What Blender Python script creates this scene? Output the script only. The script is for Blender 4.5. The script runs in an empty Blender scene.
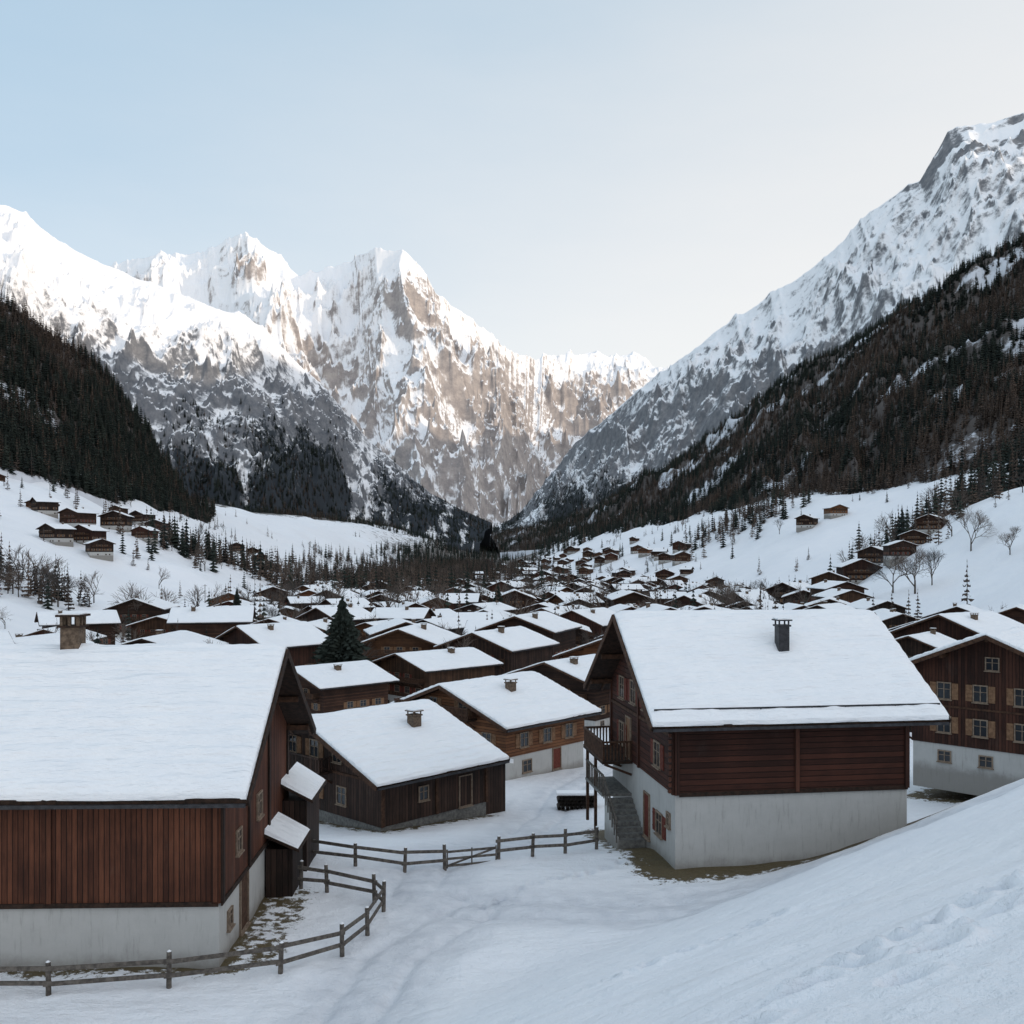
import bpy, math, random
import numpy as np
from mathutils import Vector, Matrix
random.seed(7); RNG=np.random.default_rng(11)
scene=bpy.context.scene
scene.view_settings.view_transform='Standard'
try: scene.view_settings.look='None'
except: pass
scene.view_settings.exposure=0

# ------------------------------------------------------------------ noise
def _h(ix,iy,s):
    h=(ix.astype(np.int64)*374761393+iy.astype(np.int64)*668265263+s*974634777)&0xFFFFFFFF
    h=((h^(h>>13))*1274126177)&0xFFFFFFFF
    h=((h^(h>>15))*2246822519)&0xFFFFFFFF
    return ((h^(h>>16))&0xFFFFFF)/float(0xFFFFFF)
def vn(x,y,s=0):
    x=np.asarray(x,float);y=np.asarray(y,float)
    ix=np.floor(x);iy=np.floor(y);fx=x-ix;fy=y-iy
    fx=fx*fx*fx*(fx*(fx*6-15)+10);fy=fy*fy*fy*(fy*(fy*6-15)+10)
    a=_h(ix,iy,s);b=_h(ix+1,iy,s);c=_h(ix,iy+1,s);d=_h(ix+1,iy+1,s)
    return (a*(1-fx)+b*fx)*(1-fy)+(c*(1-fx)+d*fx)*fy
def fbm(x,y,o=4,s=0,g=.5):
    t=0;a=1;n=0
    for i in range(o):
        t=t+a*vn(x*2**i+i*13.7,y*2**i+i*7.1,s+i);n+=a;a*=g
    return t/n
def ridged(x,y,o=5,s=0,g=.5):
    t=0;a=1;n=0;w=1
    for i in range(o):
        v=1-np.abs(2*vn(x*2**i+i*5.3,y*2**i+i*9.1,s+i)-1); v=v*v*w
        w=np.clip(v*1.6,0.15,1)
        t=t+a*v;n+=a;a*=g
    return t/n

# ------------------------------------------------------------------ image pixel coordinates (column, row) and assumed distance -> world
def S(b,e,d):
    return ((b-512)/1000*d, d, (555-e)/1000*d)

# ------------------------------------------------------------------ materials
def nt(name):
    m=bpy.data.materials.new(name);m.use_nodes=True
    n=m.node_tree; n.nodes.clear()
    out=n.nodes.new('ShaderNodeOutputMaterial');b=n.nodes.new('ShaderNodeBsdfPrincipled')
    n.links.new(b.outputs[0],out.inputs[0]); b.inputs['Roughness'].default_value=.8
    b.inputs['Specular IOR Level'].default_value=.2
    return m,n,b
class G:
    def __init__(s,n): s.n=n
    def new(s,t,**k):
        x=s.n.nodes.new(t)
        for a,v in k.items(): setattr(x,a,v)
        return x
    def l(s,a,b): s.n.links.new(a,b)
    def _in(s,sock,v):
        if isinstance(v,(int,float)): sock.default_value=v
        elif isinstance(v,(tuple,list)): sock.default_value=v if len(v)==len(sock.default_value) else (*v,1)
        else: s.l(v,sock)
    def math(s,op,a,b=0,c=0,clamp=False):
        x=s.new('ShaderNodeMath',operation=op,use_clamp=clamp)
        s._in(x.inputs[0],a);s._in(x.inputs[1],b);s._in(x.inputs[2],c);return x.outputs[0]
    def mix(s,f,a,b,bt='MIX'):
        x=s.new('ShaderNodeMix',data_type='RGBA',blend_type=bt)
        s._in(x.inputs[0],f);s._in(x.inputs[6],a);s._in(x.inputs[7],b);return x.outputs[2]
    def noise(s,vec,scale,det=4,rough=.55,out=0):
        x=s.new('ShaderNodeTexNoise');s._in(x.inputs['Scale'],scale);x.inputs['Detail'].default_value=det
        x.inputs['Roughness'].default_value=rough
        if vec is not None:s.l(vec,x.inputs['Vector'])
        return x.outputs[out]
    def vmul(s,v,m):
        x=s.new('ShaderNodeVectorMath',operation='MULTIPLY');s.l(v,x.inputs[0]);x.inputs[1].default_value=m;return x.outputs[0]
    def dot(s,v,m):
        x=s.new('ShaderNodeVectorMath',operation='DOT_PRODUCT');s.l(v,x.inputs[0]);x.inputs[1].default_value=m;return x.outputs['Value']
    def comb(s,a,b,c=0):
        x=s.new('ShaderNodeCombineXYZ');s._in(x.inputs[0],a);s._in(x.inputs[1],b);s._in(x.inputs[2],c);return x.outputs[0]
    def sstep(s,v,a,b):
        x=s.new('ShaderNodeMapRange',interpolation_type='SMOOTHSTEP');s._in(x.inputs[0],v)
        s._in(x.inputs[1],a);s._in(x.inputs[2],b);return x.outputs[0]
    def bump(s,h,st,dist,bsdf,prev=None):
        x=s.new('ShaderNodeBump');x.inputs['Strength'].default_value=st;x.inputs['Distance'].default_value=dist
        s._in(x.inputs['Height'],h)
        if prev is not None:s.l(prev,x.inputs['Normal'])
        if bsdf: s.l(x.outputs[0],bsdf.inputs['Normal'])
        return x.outputs[0]
    def xyz(s,v):
        x=s.new('ShaderNodeSeparateXYZ');s.l(v,x.inputs[0]);return x.outputs
    def pos(s): return s.new('ShaderNodeNewGeometry').outputs['Position']
    def nrm(s): return s.new('ShaderNodeNewGeometry').outputs['Normal']
    def obj(s): return s.new('ShaderNodeTexCoord').outputs['Object']
    def rnd(s): return s.new('ShaderNodeObjectInfo').outputs['Random']
    def attr(s,nm):
        x=s.new('ShaderNodeAttribute');x.attribute_name=nm;return x.outputs['Fac']

SNOW=(.85,.86,.88)
def m_snow_roof():
    m,n,b=nt('roof_snow');g=G(n);p=g.obj()
    c=g.mix(g.noise(p,.7,3),(.79,.81,.84),(.88,.885,.89));g.l(c,b.inputs['Base Color'])
    q=g.vmul(p,(.35,1.6,1.6))
    h1=g.noise(q,1.6,4);h2=g.noise(p,18,3)
    k=g.bump(h1,.8,.3,None);g.bump(h2,.35,.03,b,k);b.inputs['Roughness'].default_value=.65;return m
def m_ground():
    m,n,b=nt('ground_snow');g=G(n);p=g.pos()
    c=g.mix(g.noise(p,.15,3),(.79,.81,.85),(.87,.875,.885))
    road=g.attr('road');rn=g.noise(g.vmul(p,(1,1,1)),1.3,4)
    c=g.mix(g.math('MULTIPLY',road,g.math('MULTIPLY',rn,1.15)),c,(.53,.55,.59))
    c=g.mix(g.math('MULTIPLY',g.attr('print'),.55),c,(.40,.44,.52))  # shade in the footprint hollows painted as darker, bluer snow
    gr=g.attr('grass');gm=g.sstep(g.math('ADD',gr,g.math('MULTIPLY',g.math('SUBTRACT',g.noise(p,2.2,5,.75),.5),1.7)),.46,.62)
    gc=g.mix(g.noise(p,9,4,.7),(.04,.032,.016),(.17,.13,.07))
    c=g.mix(gm,c,gc)
    sh=g.attr('scrub');sm=g.sstep(g.math('ADD',sh,g.math('MULTIPLY',g.math('SUBTRACT',g.noise(p,.06,6,.75),.5),1.6)),.45,.6)
    c=g.mix(sm,c,(.11,.098,.088))
    g.l(c,b.inputs['Base Color'])
    h0=g.noise(g.vmul(p,(.5,1.4,1)),.45,4,.55);h1=g.noise(p,1.7,5,.6);h2=g.noise(p,12,4,.7)
    k0=g.bump(h0,.7,.45,None);k=g.bump(h1,.8,.18,None,k0);g.bump(h2,.9,.045,b,k);b.inputs['Roughness'].default_value=.6;return m
def m_mount(name,r1,r2,thr,soft,fine,along,snowc=SNOW,veg=None,hz=0,haze_col=(.45,.52,.62),kk=.5,nzw=.6):
    m,n,b=nt(name);g=G(n);p=g.pos();nz=g.xyz(g.nrm())[2]
    n1=g.noise(p,fine,7,.78)
    sd=g.math('MULTIPLY',g.attr('sd'),along[0]);dd=g.math('MULTIPLY',g.attr('dd'),along[1])
    n2=g.noise(g.comb(sd,dd),1.0,7,.74)
    nn=g.math('ADD',g.math('MULTIPLY',n1,.5),g.math('MULTIPLY',n2,.5))
    v=g.math('ADD',g.math('MULTIPLY',nz,nzw),g.math('MULTIPLY',g.math('SUBTRACT',nn,.5),kk*2.6))
    v=g.math('ADD',v,g.attr('snowline'))
    sm=g.sstep(v,thr-soft,thr+soft)
    rc=g.mix(g.sstep(n1,.35,.65),r1,r2)
    if hz: rc=g.mix(hz,rc,haze_col)  # distance haze painted into the rock colour
    c=g.mix(sm,rc,snowc)
    if veg:
        vs=g.noise(p,veg[0],6,.85);vm=g.sstep(g.math('ADD',g.attr('veg'),g.math('MULTIPLY',g.math('SUBTRACT',vs,.5),2.2)),.48,.64)
        c=g.mix(vm,c,veg[1])
    g.l(c,b.inputs['Base Color'])
    g.bump(nn,.7,.03/fine,b);b.inputs['Roughness'].default_value=.85;b.inputs['Specular IOR Level'].default_value=.05;return m
def m_forestfloor():
    m,n,b=nt('forest_floor');g=G(n);p=g.pos()
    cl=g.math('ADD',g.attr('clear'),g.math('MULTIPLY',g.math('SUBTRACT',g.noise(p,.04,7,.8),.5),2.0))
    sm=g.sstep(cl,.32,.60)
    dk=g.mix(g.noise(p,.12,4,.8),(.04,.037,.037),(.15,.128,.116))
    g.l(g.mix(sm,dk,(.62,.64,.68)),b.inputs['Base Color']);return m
def m_wood(name,c1,c2,axis='V',pw=.19,var=.6):
    m,n,b=nt(name);g=G(n);p=g.obj();x,y,z=g.xyz(p)
    a=g.math('ADD',x,y) if axis=='V' else z
    k=g.math('DIVIDE',a,pw);fl=g.math('FLOOR',k);fr=g.math('FRACT',k)
    wn=g.new('ShaderNodeTexWhiteNoise',noise_dimensions='1D');g.l(fl,wn.inputs['W'])
    st=(6,6,.5) if axis=='V' else (.5,.5,9)
    gr=g.noise(g.vmul(p,st),2.2,6,.7);bl=g.noise(p,.45,4,.6)
    f=g.math('ADD',g.math('MULTIPLY',wn.outputs[0],.35*var/.6),g.math('MULTIPLY',gr,.75));f=g.math('ADD',f,g.math('MULTIPLY',g.math('SUBTRACT',bl,.5),.9))
    c=g.mix(g.sstep(f,.2,1.0),c1,c2)
    # silvery weathering in patches
    wz=g.sstep(g.noise(g.vmul(p,(1,1,.5)),1.1,5,.7),.55,.75);c=g.mix(g.math('MULTIPLY',wz,.30),c,(.085,.07,.06))
    rr=g.mix(g.rnd(),(.60,.6,.6),(1.15,1.06,1.02));c=g.mix(1,c,rr,'MULTIPLY')
    gap=g.math('LESS_THAN',g.math('ABSOLUTE',g.math('SUBTRACT',fr,.5)),.43)
    c=g.mix(gap,g.mix(.35,(.006,.004,.003),c1),c)
    g.l(c,b.inputs['Base Color'])
    hh=g.math('ADD',g.math('MULTIPLY',g.sstep(g.math('ABSOLUTE',g.math('SUBTRACT',fr,.5)),.5,.38),1),g.math('MULTIPLY',gr,.4))
    g.bump(hh,.7,.03,b);b.inputs['Roughness'].default_value=.75;return m
def m_plain(name,c1,c2,sc=3,rough=.8,bmp=.01,spec=.2):
    m,n,b=nt(name);g=G(n);p=g.obj();f=g.noise(p,sc,5,.65)
    g.l(g.mix(g.sstep(f,.3,.7),c1,c2),b.inputs['Base Color']);b.inputs['Roughness'].default_value=rough
    b.inputs['Specular IOR Level'].default_value=spec
    g.bump(g.noise(p,sc*8,3),.5,bmp,b);return m
def m_plaster():
    m,n,b=nt('plaster');g=G(n);p=g.obj();z=g.xyz(p)[2]
    c=g.mix(g.noise(p,1.1,6,.7),(.36,.355,.34),(.49,.485,.465))
    st=g.noise(g.vmul(p,(3,3,.35)),2,6,.7);c=g.mix(g.sstep(st,.5,.8),c,(.26,.25,.235))
    lo=g.sstep(g.math('ADD',z,g.math('MULTIPLY',g.noise(p,1.6,5,.7),.9)),1.1,.35);c=g.mix(g.math('MULTIPLY',lo,.7),c,(.18,.165,.145))
    g.l(c,b.inputs['Base Color']);g.bump(g.noise(p,25,5,.7),.5,.012,b);b.inputs['Roughness'].default_value=.9;return m
def m_foliage(name,c1,c2):
    m,n,b=nt(name);g=G(n);p=g.obj()
    c=g.mix(g.noise(p,6,2,.7),c1,c2);c=g.mix(1,c,g.mix(g.rnd(),(.55,.6,.65),(1.5,1.4,1.3)),'MULTIPLY')
    g.l(c,b.inputs['Base Color']);b.inputs['Roughness'].default_value=.9;b.inputs['Specular IOR Level'].default_value=.08;return m
def m_glass():
    m,n,b=nt('window_glass');b.inputs['Base Color'].default_value=(.02,.024,.03,1);b.inputs['Roughness'].default_value=.12;b.inputs['Specular IOR Level'].default_value=.5;return m
M={}
M['snow']=m_snow_roof();M['ground']=m_ground()
M['woodR']=m_wood('log_wood_red',(.036,.014,.010),(.115,.041,.026),'H',.24)
M['woodRv']=m_wood('board_wood_red',(.026,.012,.009),(.10,.042,.027),'V',.2)
M['woodL']=m_wood('board_wood_brown',(.034,.013,.008),(.135,.053,.029),'V',.17)
M['woodD']=m_wood('board_wood_dark',(.016,.011,.009),(.068,.041,.031),'V',.22)
M['woodO']=m_wood('board_wood_orange',(.075,.033,.017),(.22,.105,.050),'H',.22)
M['woodM']=m_wood('village_wood',(.022,.012,.009),(.085,.044,.028),'H',.26)
M['woodM2']=m_wood('village_wood_light',(.04,.023,.015),(.13,.072,.042),'V',.26)
M['trim']=m_plain('dark_beam',(.012,.008,.006),(.045,.025,.017),5)
M['trimb']=m_plain('brown_beam',(.035,.019,.012),(.09,.046,.028),5)
M['shingle']=m_wood('shingle',(.02,.018,.018),(.09,.08,.075),'V',.3)
M['plaster']=m_plaster()
M['glass']=m_glass()
M['shut']=m_plain('shutter_wood',(.13,.07,.04),(.24,.14,.08),6)
M['shutr']=m_plain('shutter_red',(.09,.024,.017),(.15,.042,.028),6)
M['frame']=m_plain('window_frame',(.16,.115,.085),(.27,.21,.155),6)
M['metal']=m_plain('dark_metal',(.02,.02,.022),(.05,.05,.055),4,.45)
M['chim']=m_plain('chimney_stone',(.07,.05,.037),(.17,.125,.09),7,.9,.03)
M['fence']=m_plain('weathered_fence',(.06,.052,.046),(.16,.14,.12),6,.9,.02)
M['bark']=m_plain('bark',(.045,.036,.03),(.12,.10,.085),9,.9)
M['spruce']=m_foliage('spruce_needles',(.013,.019,.018),(.040,.050,.042))
M['larch']=m_foliage('larch_twigs',(.058,.045,.038),(.135,.105,.088))
M['twig']=m_foliage('bare_twigs',(.06,.05,.045),(.13,.11,.098))
M['stone']=m_plain('stone_step',(.10,.10,.095),(.22,.215,.20),5,.9,.02)
M['ff']=m_forestfloor()

# ------------------------------------------------------------------ mesh builder
class MB:
    def __init__(s): s.v=[];s.f=[];s.m=[];s.ml=[]
    def mi(s,k):
        if k not in s.ml:s.ml.append(k)
        return s.ml.index(k)
    def quad(s,pts,k):
        i=len(s.v);s.v+=[tuple(p) for p in pts];s.f.append(tuple(range(i,i+len(pts))));s.m.append(s.mi(k))
    def box(s,x0,x1,y0,y1,z0,z1,k,T=None):
        if x0>x1:x0,x1=x1,x0
        if y0>y1:y0,y1=y1,y0
        if z0>z1:z0,z1=z1,z0
        c=[(x0,y0,z0),(x1,y0,z0),(x1,y1,z0),(x0,y1,z0),(x0,y0,z1),(x1,y0,z1),(x1,y1,z1),(x0,y1,z1)]
        if T is not None:c=[tuple(T@Vector(q)) for q in c]
        i=len(s.v);s.v+=c
        for f in((0,3,2,1),(4,5,6,7),(0,1,5,4),(1,2,6,5),(2,3,7,6),(3,0,4,7)):
            s.f.append(tuple(i+a for a in f));s.m.append(s.mi(k))
    def beam(s,a,b,w,h,k):
        a=Vector(a);b=Vector(b);d=b-a;L=d.length
        if L<1e-5:return
        q=d.to_track_quat('X','Z').to_matrix().to_4x4();T=Matrix.Translation(a)@q
        s.box(0,L,-w/2,w/2,-h/2,h/2,k,T)
    def tube(s,a,b,r0,r1,n,k):
        a=Vector(a);b=Vector(b);d=b-a
        q=d.to_track_quat('Z','Y');i=len(s.v)
        for t,r in((a,r0),(b,r1)):
            for j in range(n):
                an=2*math.pi*j/n;s.v.append(tuple(t+q@Vector((math.cos(an)*r,math.sin(an)*r,0))))
        for j in range(n):
            s.f.append((i+j,i+(j+1)%n,i+n+(j+1)%n,i+n+j));s.m.append(s.mi(k))
    def add(s,o):
        i=len(s.v);s.v+=o.v
        for f,mm in zip(o.f,o.m):
            s.f.append(tuple(a+i for a in f));s.m.append(s.mi(o.ml[mm]))
    def mesh(s,name,smooth=False):
        me=bpy.data.meshes.new(name);me.from_pydata(s.v,[],s.f)
        for k in s.ml:me.materials.append(M[k])
        me.polygons.foreach_set('material_index',s.m)
        if smooth:me.polygons.foreach_set('use_smooth',[True]*len(s.f))
        me.update();return me
def link(o,parent=None):
    scene.collection.objects.link(o)
    if parent:o.parent=parent
    return o
def mkobj(name,me,loc=(0,0,0),rot=0,parent=None,sc=1):
    o=bpy.data.objects.new(name,me);link(o,parent);o.location=loc;o.rotation_euler=(0,0,rot)
    o.scale=(sc,sc,sc) if isinstance(sc,(int,float)) else sc;return o
def empty(name,loc,rot=0):
    o=bpy.data.objects.new(name,None);o.empty_display_size=.3;link(o);o.location=loc;o.rotation_euler=(0,0,rot);return o
def gridmesh(name,P,mat,attrs={}):
    nr,nc,_=P.shape;me=bpy.data.meshes.new(name);N=nr*nc
    me.vertices.add(N);me.vertices.foreach_set('co',P.reshape(-1).astype(np.float32))
    i=np.arange(N).reshape(nr,nc);q=np.stack([i[:-1,:-1],i[:-1,1:],i[1:,1:],i[1:,:-1]],-1).reshape(-1,4)
    nf=len(q);me.loops.add(nf*4);me.loops.foreach_set('vertex_index',q.reshape(-1).astype(np.int32))
    me.polygons.add(nf);me.polygons.foreach_set('loop_start',(np.arange(nf)*4).astype(np.int32))
    me.polygons.foreach_set('loop_total',np.full(nf,4,np.int32))
    me.polygons.foreach_set('use_smooth',np.ones(nf,bool))
    me.update(calc_edges=True);me.validate()
    for k,a in attrs.items():
        at=me.attributes.new(k,'FLOAT','POINT');at.data.foreach_set('value',np.ascontiguousarray(a).reshape(-1).astype(np.float32))
    me.materials.append(mat);return me

# ------------------------------------------------------------------ valley terrain height
FY=[0,30,45,52,60,70,100,200,500,1000,2500,5000,8000]
FZ=[-13.3,-13.3,-13.4,-14.7,-15.6,-16.1,-17.6,-20.5,-27,-31,-22,40,120]
WL=([0,100,280,700,1000,1500,2500,5000,9000],[75,78,115,150,165,200,160,80,60])
WR=([0,100,330,600,800,910,1000,1130,1330,1700,2300,4000,9000],[75,78,112,160,125,98,78,57,36,27,-5,-10,0])
def seg(X,Y,pts):
    d=np.full(np.shape(X),1e9)
    for (x0,y0),(x1,y1) in zip(pts[:-1],pts[1:]):
        dx,dy=x1-x0,y1-y0;t=np.clip(((X-x0)*dx+(Y-y0)*dy)/(dx*dx+dy*dy),0,1)
        e=np.hypot(X-x0-t*dx,Y-y0-t*dy);d=np.minimum(d,e)
    return d
ROAD=[(22,36),(12,37.2),(4,37.2),(-1.5,37.8),(-4.0,40),(-3.6,43.5),(-1.6,47.5),(.3,51),(1.8,58),(3.5,68),(8,80)]
ROAD2=[(-1.5,37.8),(-4,33),(-5,26),(-6,18)]
def H(X,Y,detail=True):
    X=np.asarray(X,float);Y=np.asarray(Y,float)
    fl=np.interp(Y,FY,FZ)
    fl=fl+ (fbm(X/60,Y/60,3,3)-.5)*np.clip((Y-80)/300,0,1)*5
    sr=np.interp(Y,[0,450,850],[.62,.55,.42])
    def sp(t,k):return k*np.logaddexp(0,t/k)
    hl=.42*sp(-X-np.interp(Y,*WL)+fbm(X/90,Y/90,3,21)*50-25,14)
    hr=sr*sp(X-np.interp(Y,*WR)+fbm(X/90,Y/90,3,22)*40-20,12)
    hh=hl+hr;hh=hh/(1+(hh/125)**4)**.25
    z=fl+hh*(1+.18*(fbm(X/120,Y/120,4,9)-.5))+(fbm(X/35,Y/35,3,19)-.5)*np.clip(hh/10,0,1)*2.5
    pl=-1.7+.405*X-.385*Y-.0016*np.clip(Y-28,0,None)**2
    pl=np.where(X>18,pl-.008*(np.clip(X-18,0,60))**2,pl)
    k=.9
    z=.5*(z+pl+np.sqrt((z-pl)**2+k*k))
    if detail:
        near=np.clip(1-(Y-10)/150,0,1)
        z=z+near*((fbm(X/7,Y/7,4,31)-.5)*.5+(fbm(X/1.6,Y/1.2,3,33)-.5)*.14)
        d=seg(X,Y,ROAD);d2=seg(X,Y,ROAD2)
        for dd in(d,d2):
            m=np.exp(-(dd/2.3)**4);z=z-.10*m
            z=z-.13*(np.exp(-((dd-.85)/.24)**2))*(.5+vn(X*1.5,Y*1.5,77))
            z=z+.08*np.exp(-((dd-2.5)/.4)**2)*(vn(X*1.1,Y*1.1,78))
    return z
def Hs(x,y):return float(H(np.array([x]),np.array([y]))[0])

ang=np.linspace(math.radians(-56),math.radians(56),900)
rr=np.exp(np.linspace(math.log(2.5),math.log(8500),1150))
A,R=np.meshgrid(ang,rr)
X=np.sin(A)*R;Y=np.cos(A)*R
Z=H(X,Y);PRT=np.zeros_like(Z)
for (p0,p1,n) in[((1.6,8.6),(7.6,13.6),26),((3.4,8.5),(9.5,12.4),22),((-3,17),(6,22),22),((9,16),(16,22),20),((2.2,9.0),(5.2,10.2),9),((12,20),(20,30),26),((-1,38),(5,44),16)]:
    for i in range(n):
        t=i/n;cx=p0[0]+(p1[0]-p0[0])*t+random.uniform(-.12,.12)+(.12 if i%2 else -.12)*.5;cy=p0[1]+(p1[1]-p0[1])*t+(.14 if i%2 else -.14)+.5*math.sin(t*5)
        m=(np.abs(X-cx)<.8)&(np.abs(Y-cy)<.8)
        dd=np.hypot(X[m]-cx,(Y[m]-cy))
        Z[m]+=-.17*np.exp(-(dd/.15)**2)+.05*np.exp(-((dd-.28)/.09)**2)
        PRT[m]=np.maximum(PRT[m],np.exp(-(dd/.15)**2))
Z+=.14*np.clip(1-R/60,0,1)*(ridged((X+Y*.6)/9,(Y-X*.5)/2.2,4,55)-.4)
def house_grass(X,Y,cx,cy,rot,L,W,marg):
    c,s=math.cos(rot),math.sin(rot);lx=(X-cx)*c+(Y-cy)*s;ly=-(X-cx)*s+(Y-cy)*c
    d=np.hypot(np.clip(np.abs(lx)-L/2,0,None),np.clip(np.abs(ly)-W/2,0,None));return np.clip(1-d/marg,0,1)
HR=dict(cx=11.24,cy=48.17,rot=math.radians(8),L=10.4,W=11)
HL=dict(cx=-17.6,cy=37.44,rot=math.radians(1.8),L=16,W=11)
HM=dict(cx=-8.6,cy=60.6,rot=math.radians(46),L=7.9,W=12)
H4=dict(cx=32.8,cy=64.4,rot=math.radians(45),L=10,W=9.8)
grass=1.2*house_grass(X,Y,HR['cx'],HR['cy'],HR['rot'],10.4,11,2.8)
for q in(HL,HM,H4):grass=np.maximum(grass,.75*house_grass(X,Y,q['cx'],q['cy'],q['rot'],q['L'],q['W'],1.7))
grass=np.maximum(grass,.55*house_grass(X,Y,-8.6,36,.03,1.2,7,1.0))
road=np.maximum(np.exp(-(seg(X,Y,ROAD)/2.5)**4),np.exp(-(seg(X,Y,ROAD2)/2.2)**4))
flz=np.interp(Y,FY,FZ)
scr=np.clip((Y-560)/350,0,1)*np.exp(-((X+90)/150)**2)*.75+np.clip((Y-1500)/900,0,1)*.35+np.clip((Z-flz-100)/20,0,1)*.6
me=gridmesh('ground',np.stack([X,Y,Z],-1),M['ground'],{'grass':grass,'road':road,'scrub':scr,'print':PRT})
mkobj('ground',me)

# ------------------------------------------------------------------ mountains
PATCH={}
def mountain(name,keys,mat,nu,nv,amp,wl,seed,prof=1.25,jag=0,attrs=None,stretch=.35,ridgeenv=.12,fine=.25,back=.8,key=None,jw=.45):
    rp=np.array([S(q[0],q[1],q[2]) for q in keys]);fp=np.array([S(q[3],q[4],q[5]) for q in keys])
    d=np.array([0]+[math.hypot(keys[i+1][0]-keys[i][0],keys[i+1][1]-keys[i][1]) for i in range(len(keys)-1)]).cumsum();KU=d/d[-1]
    u=np.linspace(0,1,nu)
    Rr=np.stack([np.interp(u,KU,rp[:,k]) for k in range(3)],-1)
    Ff=np.stack([np.interp(u,KU,fp[:,k]) for k in range(3)],-1)
    s=np.concatenate([[0],np.cumsum(np.hypot(np.diff(Rr[:,0]),np.diff(Rr[:,1])))])
    if jag: Rr[:,2]+=jag*(ridged(s/(wl*jw),s*0+seed,6,seed,.65)-.42)*np.clip(np.minimum(u,1-u)*30,0,1)
    v=np.concatenate([[-.8,-.4,-.15,-.05],np.linspace(0,1,nv)**1.0,[1.10]])
    V,U=np.meshgrid(v,u,indexing='ij')
    vp=np.clip(V,0,1)
    P=Rr[None]+(Ff-Rr)[None]*V[...,None]
    hgt=(1-vp)**prof
    Zz=Ff[None,:,2]+(Rr-Ff)[None,:,2]*hgt
    span=np.linalg.norm((Ff-Rr)[:,:2],axis=1)
    Sd=np.broadcast_to(s[None],V.shape);Dd=V*span[None]
    wx=(fbm(Sd/(wl*1.3),Dd/(wl*1.3),4,seed+40)-.5)*wl*1.3
    wy=(fbm(Sd/(wl*1.1)+5,Dd/(wl*1.1)+9,4,seed+60)-.5)*wl*1.1
    n=ridged((Sd+wx)/wl,(Dd+wy)*stretch/wl+3,6,seed,.55)
    n2=ridged(P[...,0]/(wl*.25)+9,P[...,1]/(wl*.25),5,seed+5,.6)
    env=np.clip(V/.14,0,1)*(1-ridgeenv)+ridgeenv
    env=env*np.clip((1-V)/.12,0,1)*np.where(V<0,0,1)
    env=np.where(V<0,ridgeenv,env)
    hs=np.clip((Rr-Ff)[None,:,2]/ (amp*3.2),0.05,1)
    Zz=Zz+env*hs*amp*((n-.38)+fine*(n2-.38))
    Zz=np.where(V<0,Rr[None,:,2]+V*span[None]*back+env*hs*amp*((n-.38)),Zz)
    Zz[-1]-=70
    P[...,2]=Zz
    at=attrs(P,U,V,Sd,Dd)
    at['sd']=Sd+wx*.25;at['dd']=Dd+wy*.25
    me=gridmesh(name,P,mat,at);mkobj(name,me)
    PATCH[key or name]=(P,U,V,span,at)
def K(*a):return a
mC=m_mount('massif_rock_snow',(.21,.175,.155),(.41,.35,.305),.205,.085,.013,(.008,.007),hz=.18,haze_col=(.55,.60,.68),kk=.42,nzw=.75)
mB=m_mount('shoulder_rock_snow',(.075,.078,.085),(.20,.195,.195),.33,.10,.032,(.008,.020),veg=(.035,(.046,.054,.063)),hz=.14,haze_col=(.5,.56,.65),kk=.54)
mD=m_mount('right_rock_snow',(.085,.085,.088),(.22,.21,.205),.33,.10,.032,(.004,.020),veg=(.035,(.052,.057,.062)),hz=.14,haze_col=(.5,.56,.65),kk=.56)
def aC(P,U,V,Sd,Dd):
    z=P[...,2];b=(P[...,0]/P[...,1]*1000+512);e=555-z/P[...,1]*1000
    prow=np.exp(-((b-415)/32)**2)*np.clip(1-np.abs(e-300)/50,0,1)
    pk2=np.exp(-((b-243)/16)**2)*np.clip(1-np.abs(e-262)/26,0,1)
    return dict(snowline=np.clip((z-1500)/3000,-.12,.07)-.34*prow-.2*pk2-.08*np.clip((b-425)/90,0,1),veg=np.zeros_like(z))
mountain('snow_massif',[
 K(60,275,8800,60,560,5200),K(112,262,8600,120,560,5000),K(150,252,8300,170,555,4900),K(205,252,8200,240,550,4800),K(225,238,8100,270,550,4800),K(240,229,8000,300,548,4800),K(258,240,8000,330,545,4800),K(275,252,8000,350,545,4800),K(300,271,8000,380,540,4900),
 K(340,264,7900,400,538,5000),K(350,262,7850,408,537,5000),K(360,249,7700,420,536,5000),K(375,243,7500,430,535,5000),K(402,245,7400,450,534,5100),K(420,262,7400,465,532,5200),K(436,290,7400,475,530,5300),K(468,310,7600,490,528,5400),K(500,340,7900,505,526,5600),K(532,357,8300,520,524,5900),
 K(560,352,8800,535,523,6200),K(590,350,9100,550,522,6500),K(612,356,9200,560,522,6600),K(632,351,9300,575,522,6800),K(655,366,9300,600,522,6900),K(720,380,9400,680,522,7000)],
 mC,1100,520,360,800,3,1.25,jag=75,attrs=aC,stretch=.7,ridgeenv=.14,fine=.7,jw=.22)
def aB(P,U,V,Sd,Dd):
    z=P[...,2];vg=.98-np.clip((z-120)/440,0,1)*1.1
    nn=fbm(P[...,0]/200,P[...,1]/200,5,81)-.5
    st=np.clip((ridged((Sd+80*fbm(Sd/200,Dd/200,3,8))/170,Dd/1400,4,83)-.50)*3,0,1)
    return dict(snowline=np.clip((z-560)/700,-.08,.36)+.12*st,veg=np.clip(vg+nn*.7-st*.7,-1,1.1))
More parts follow.
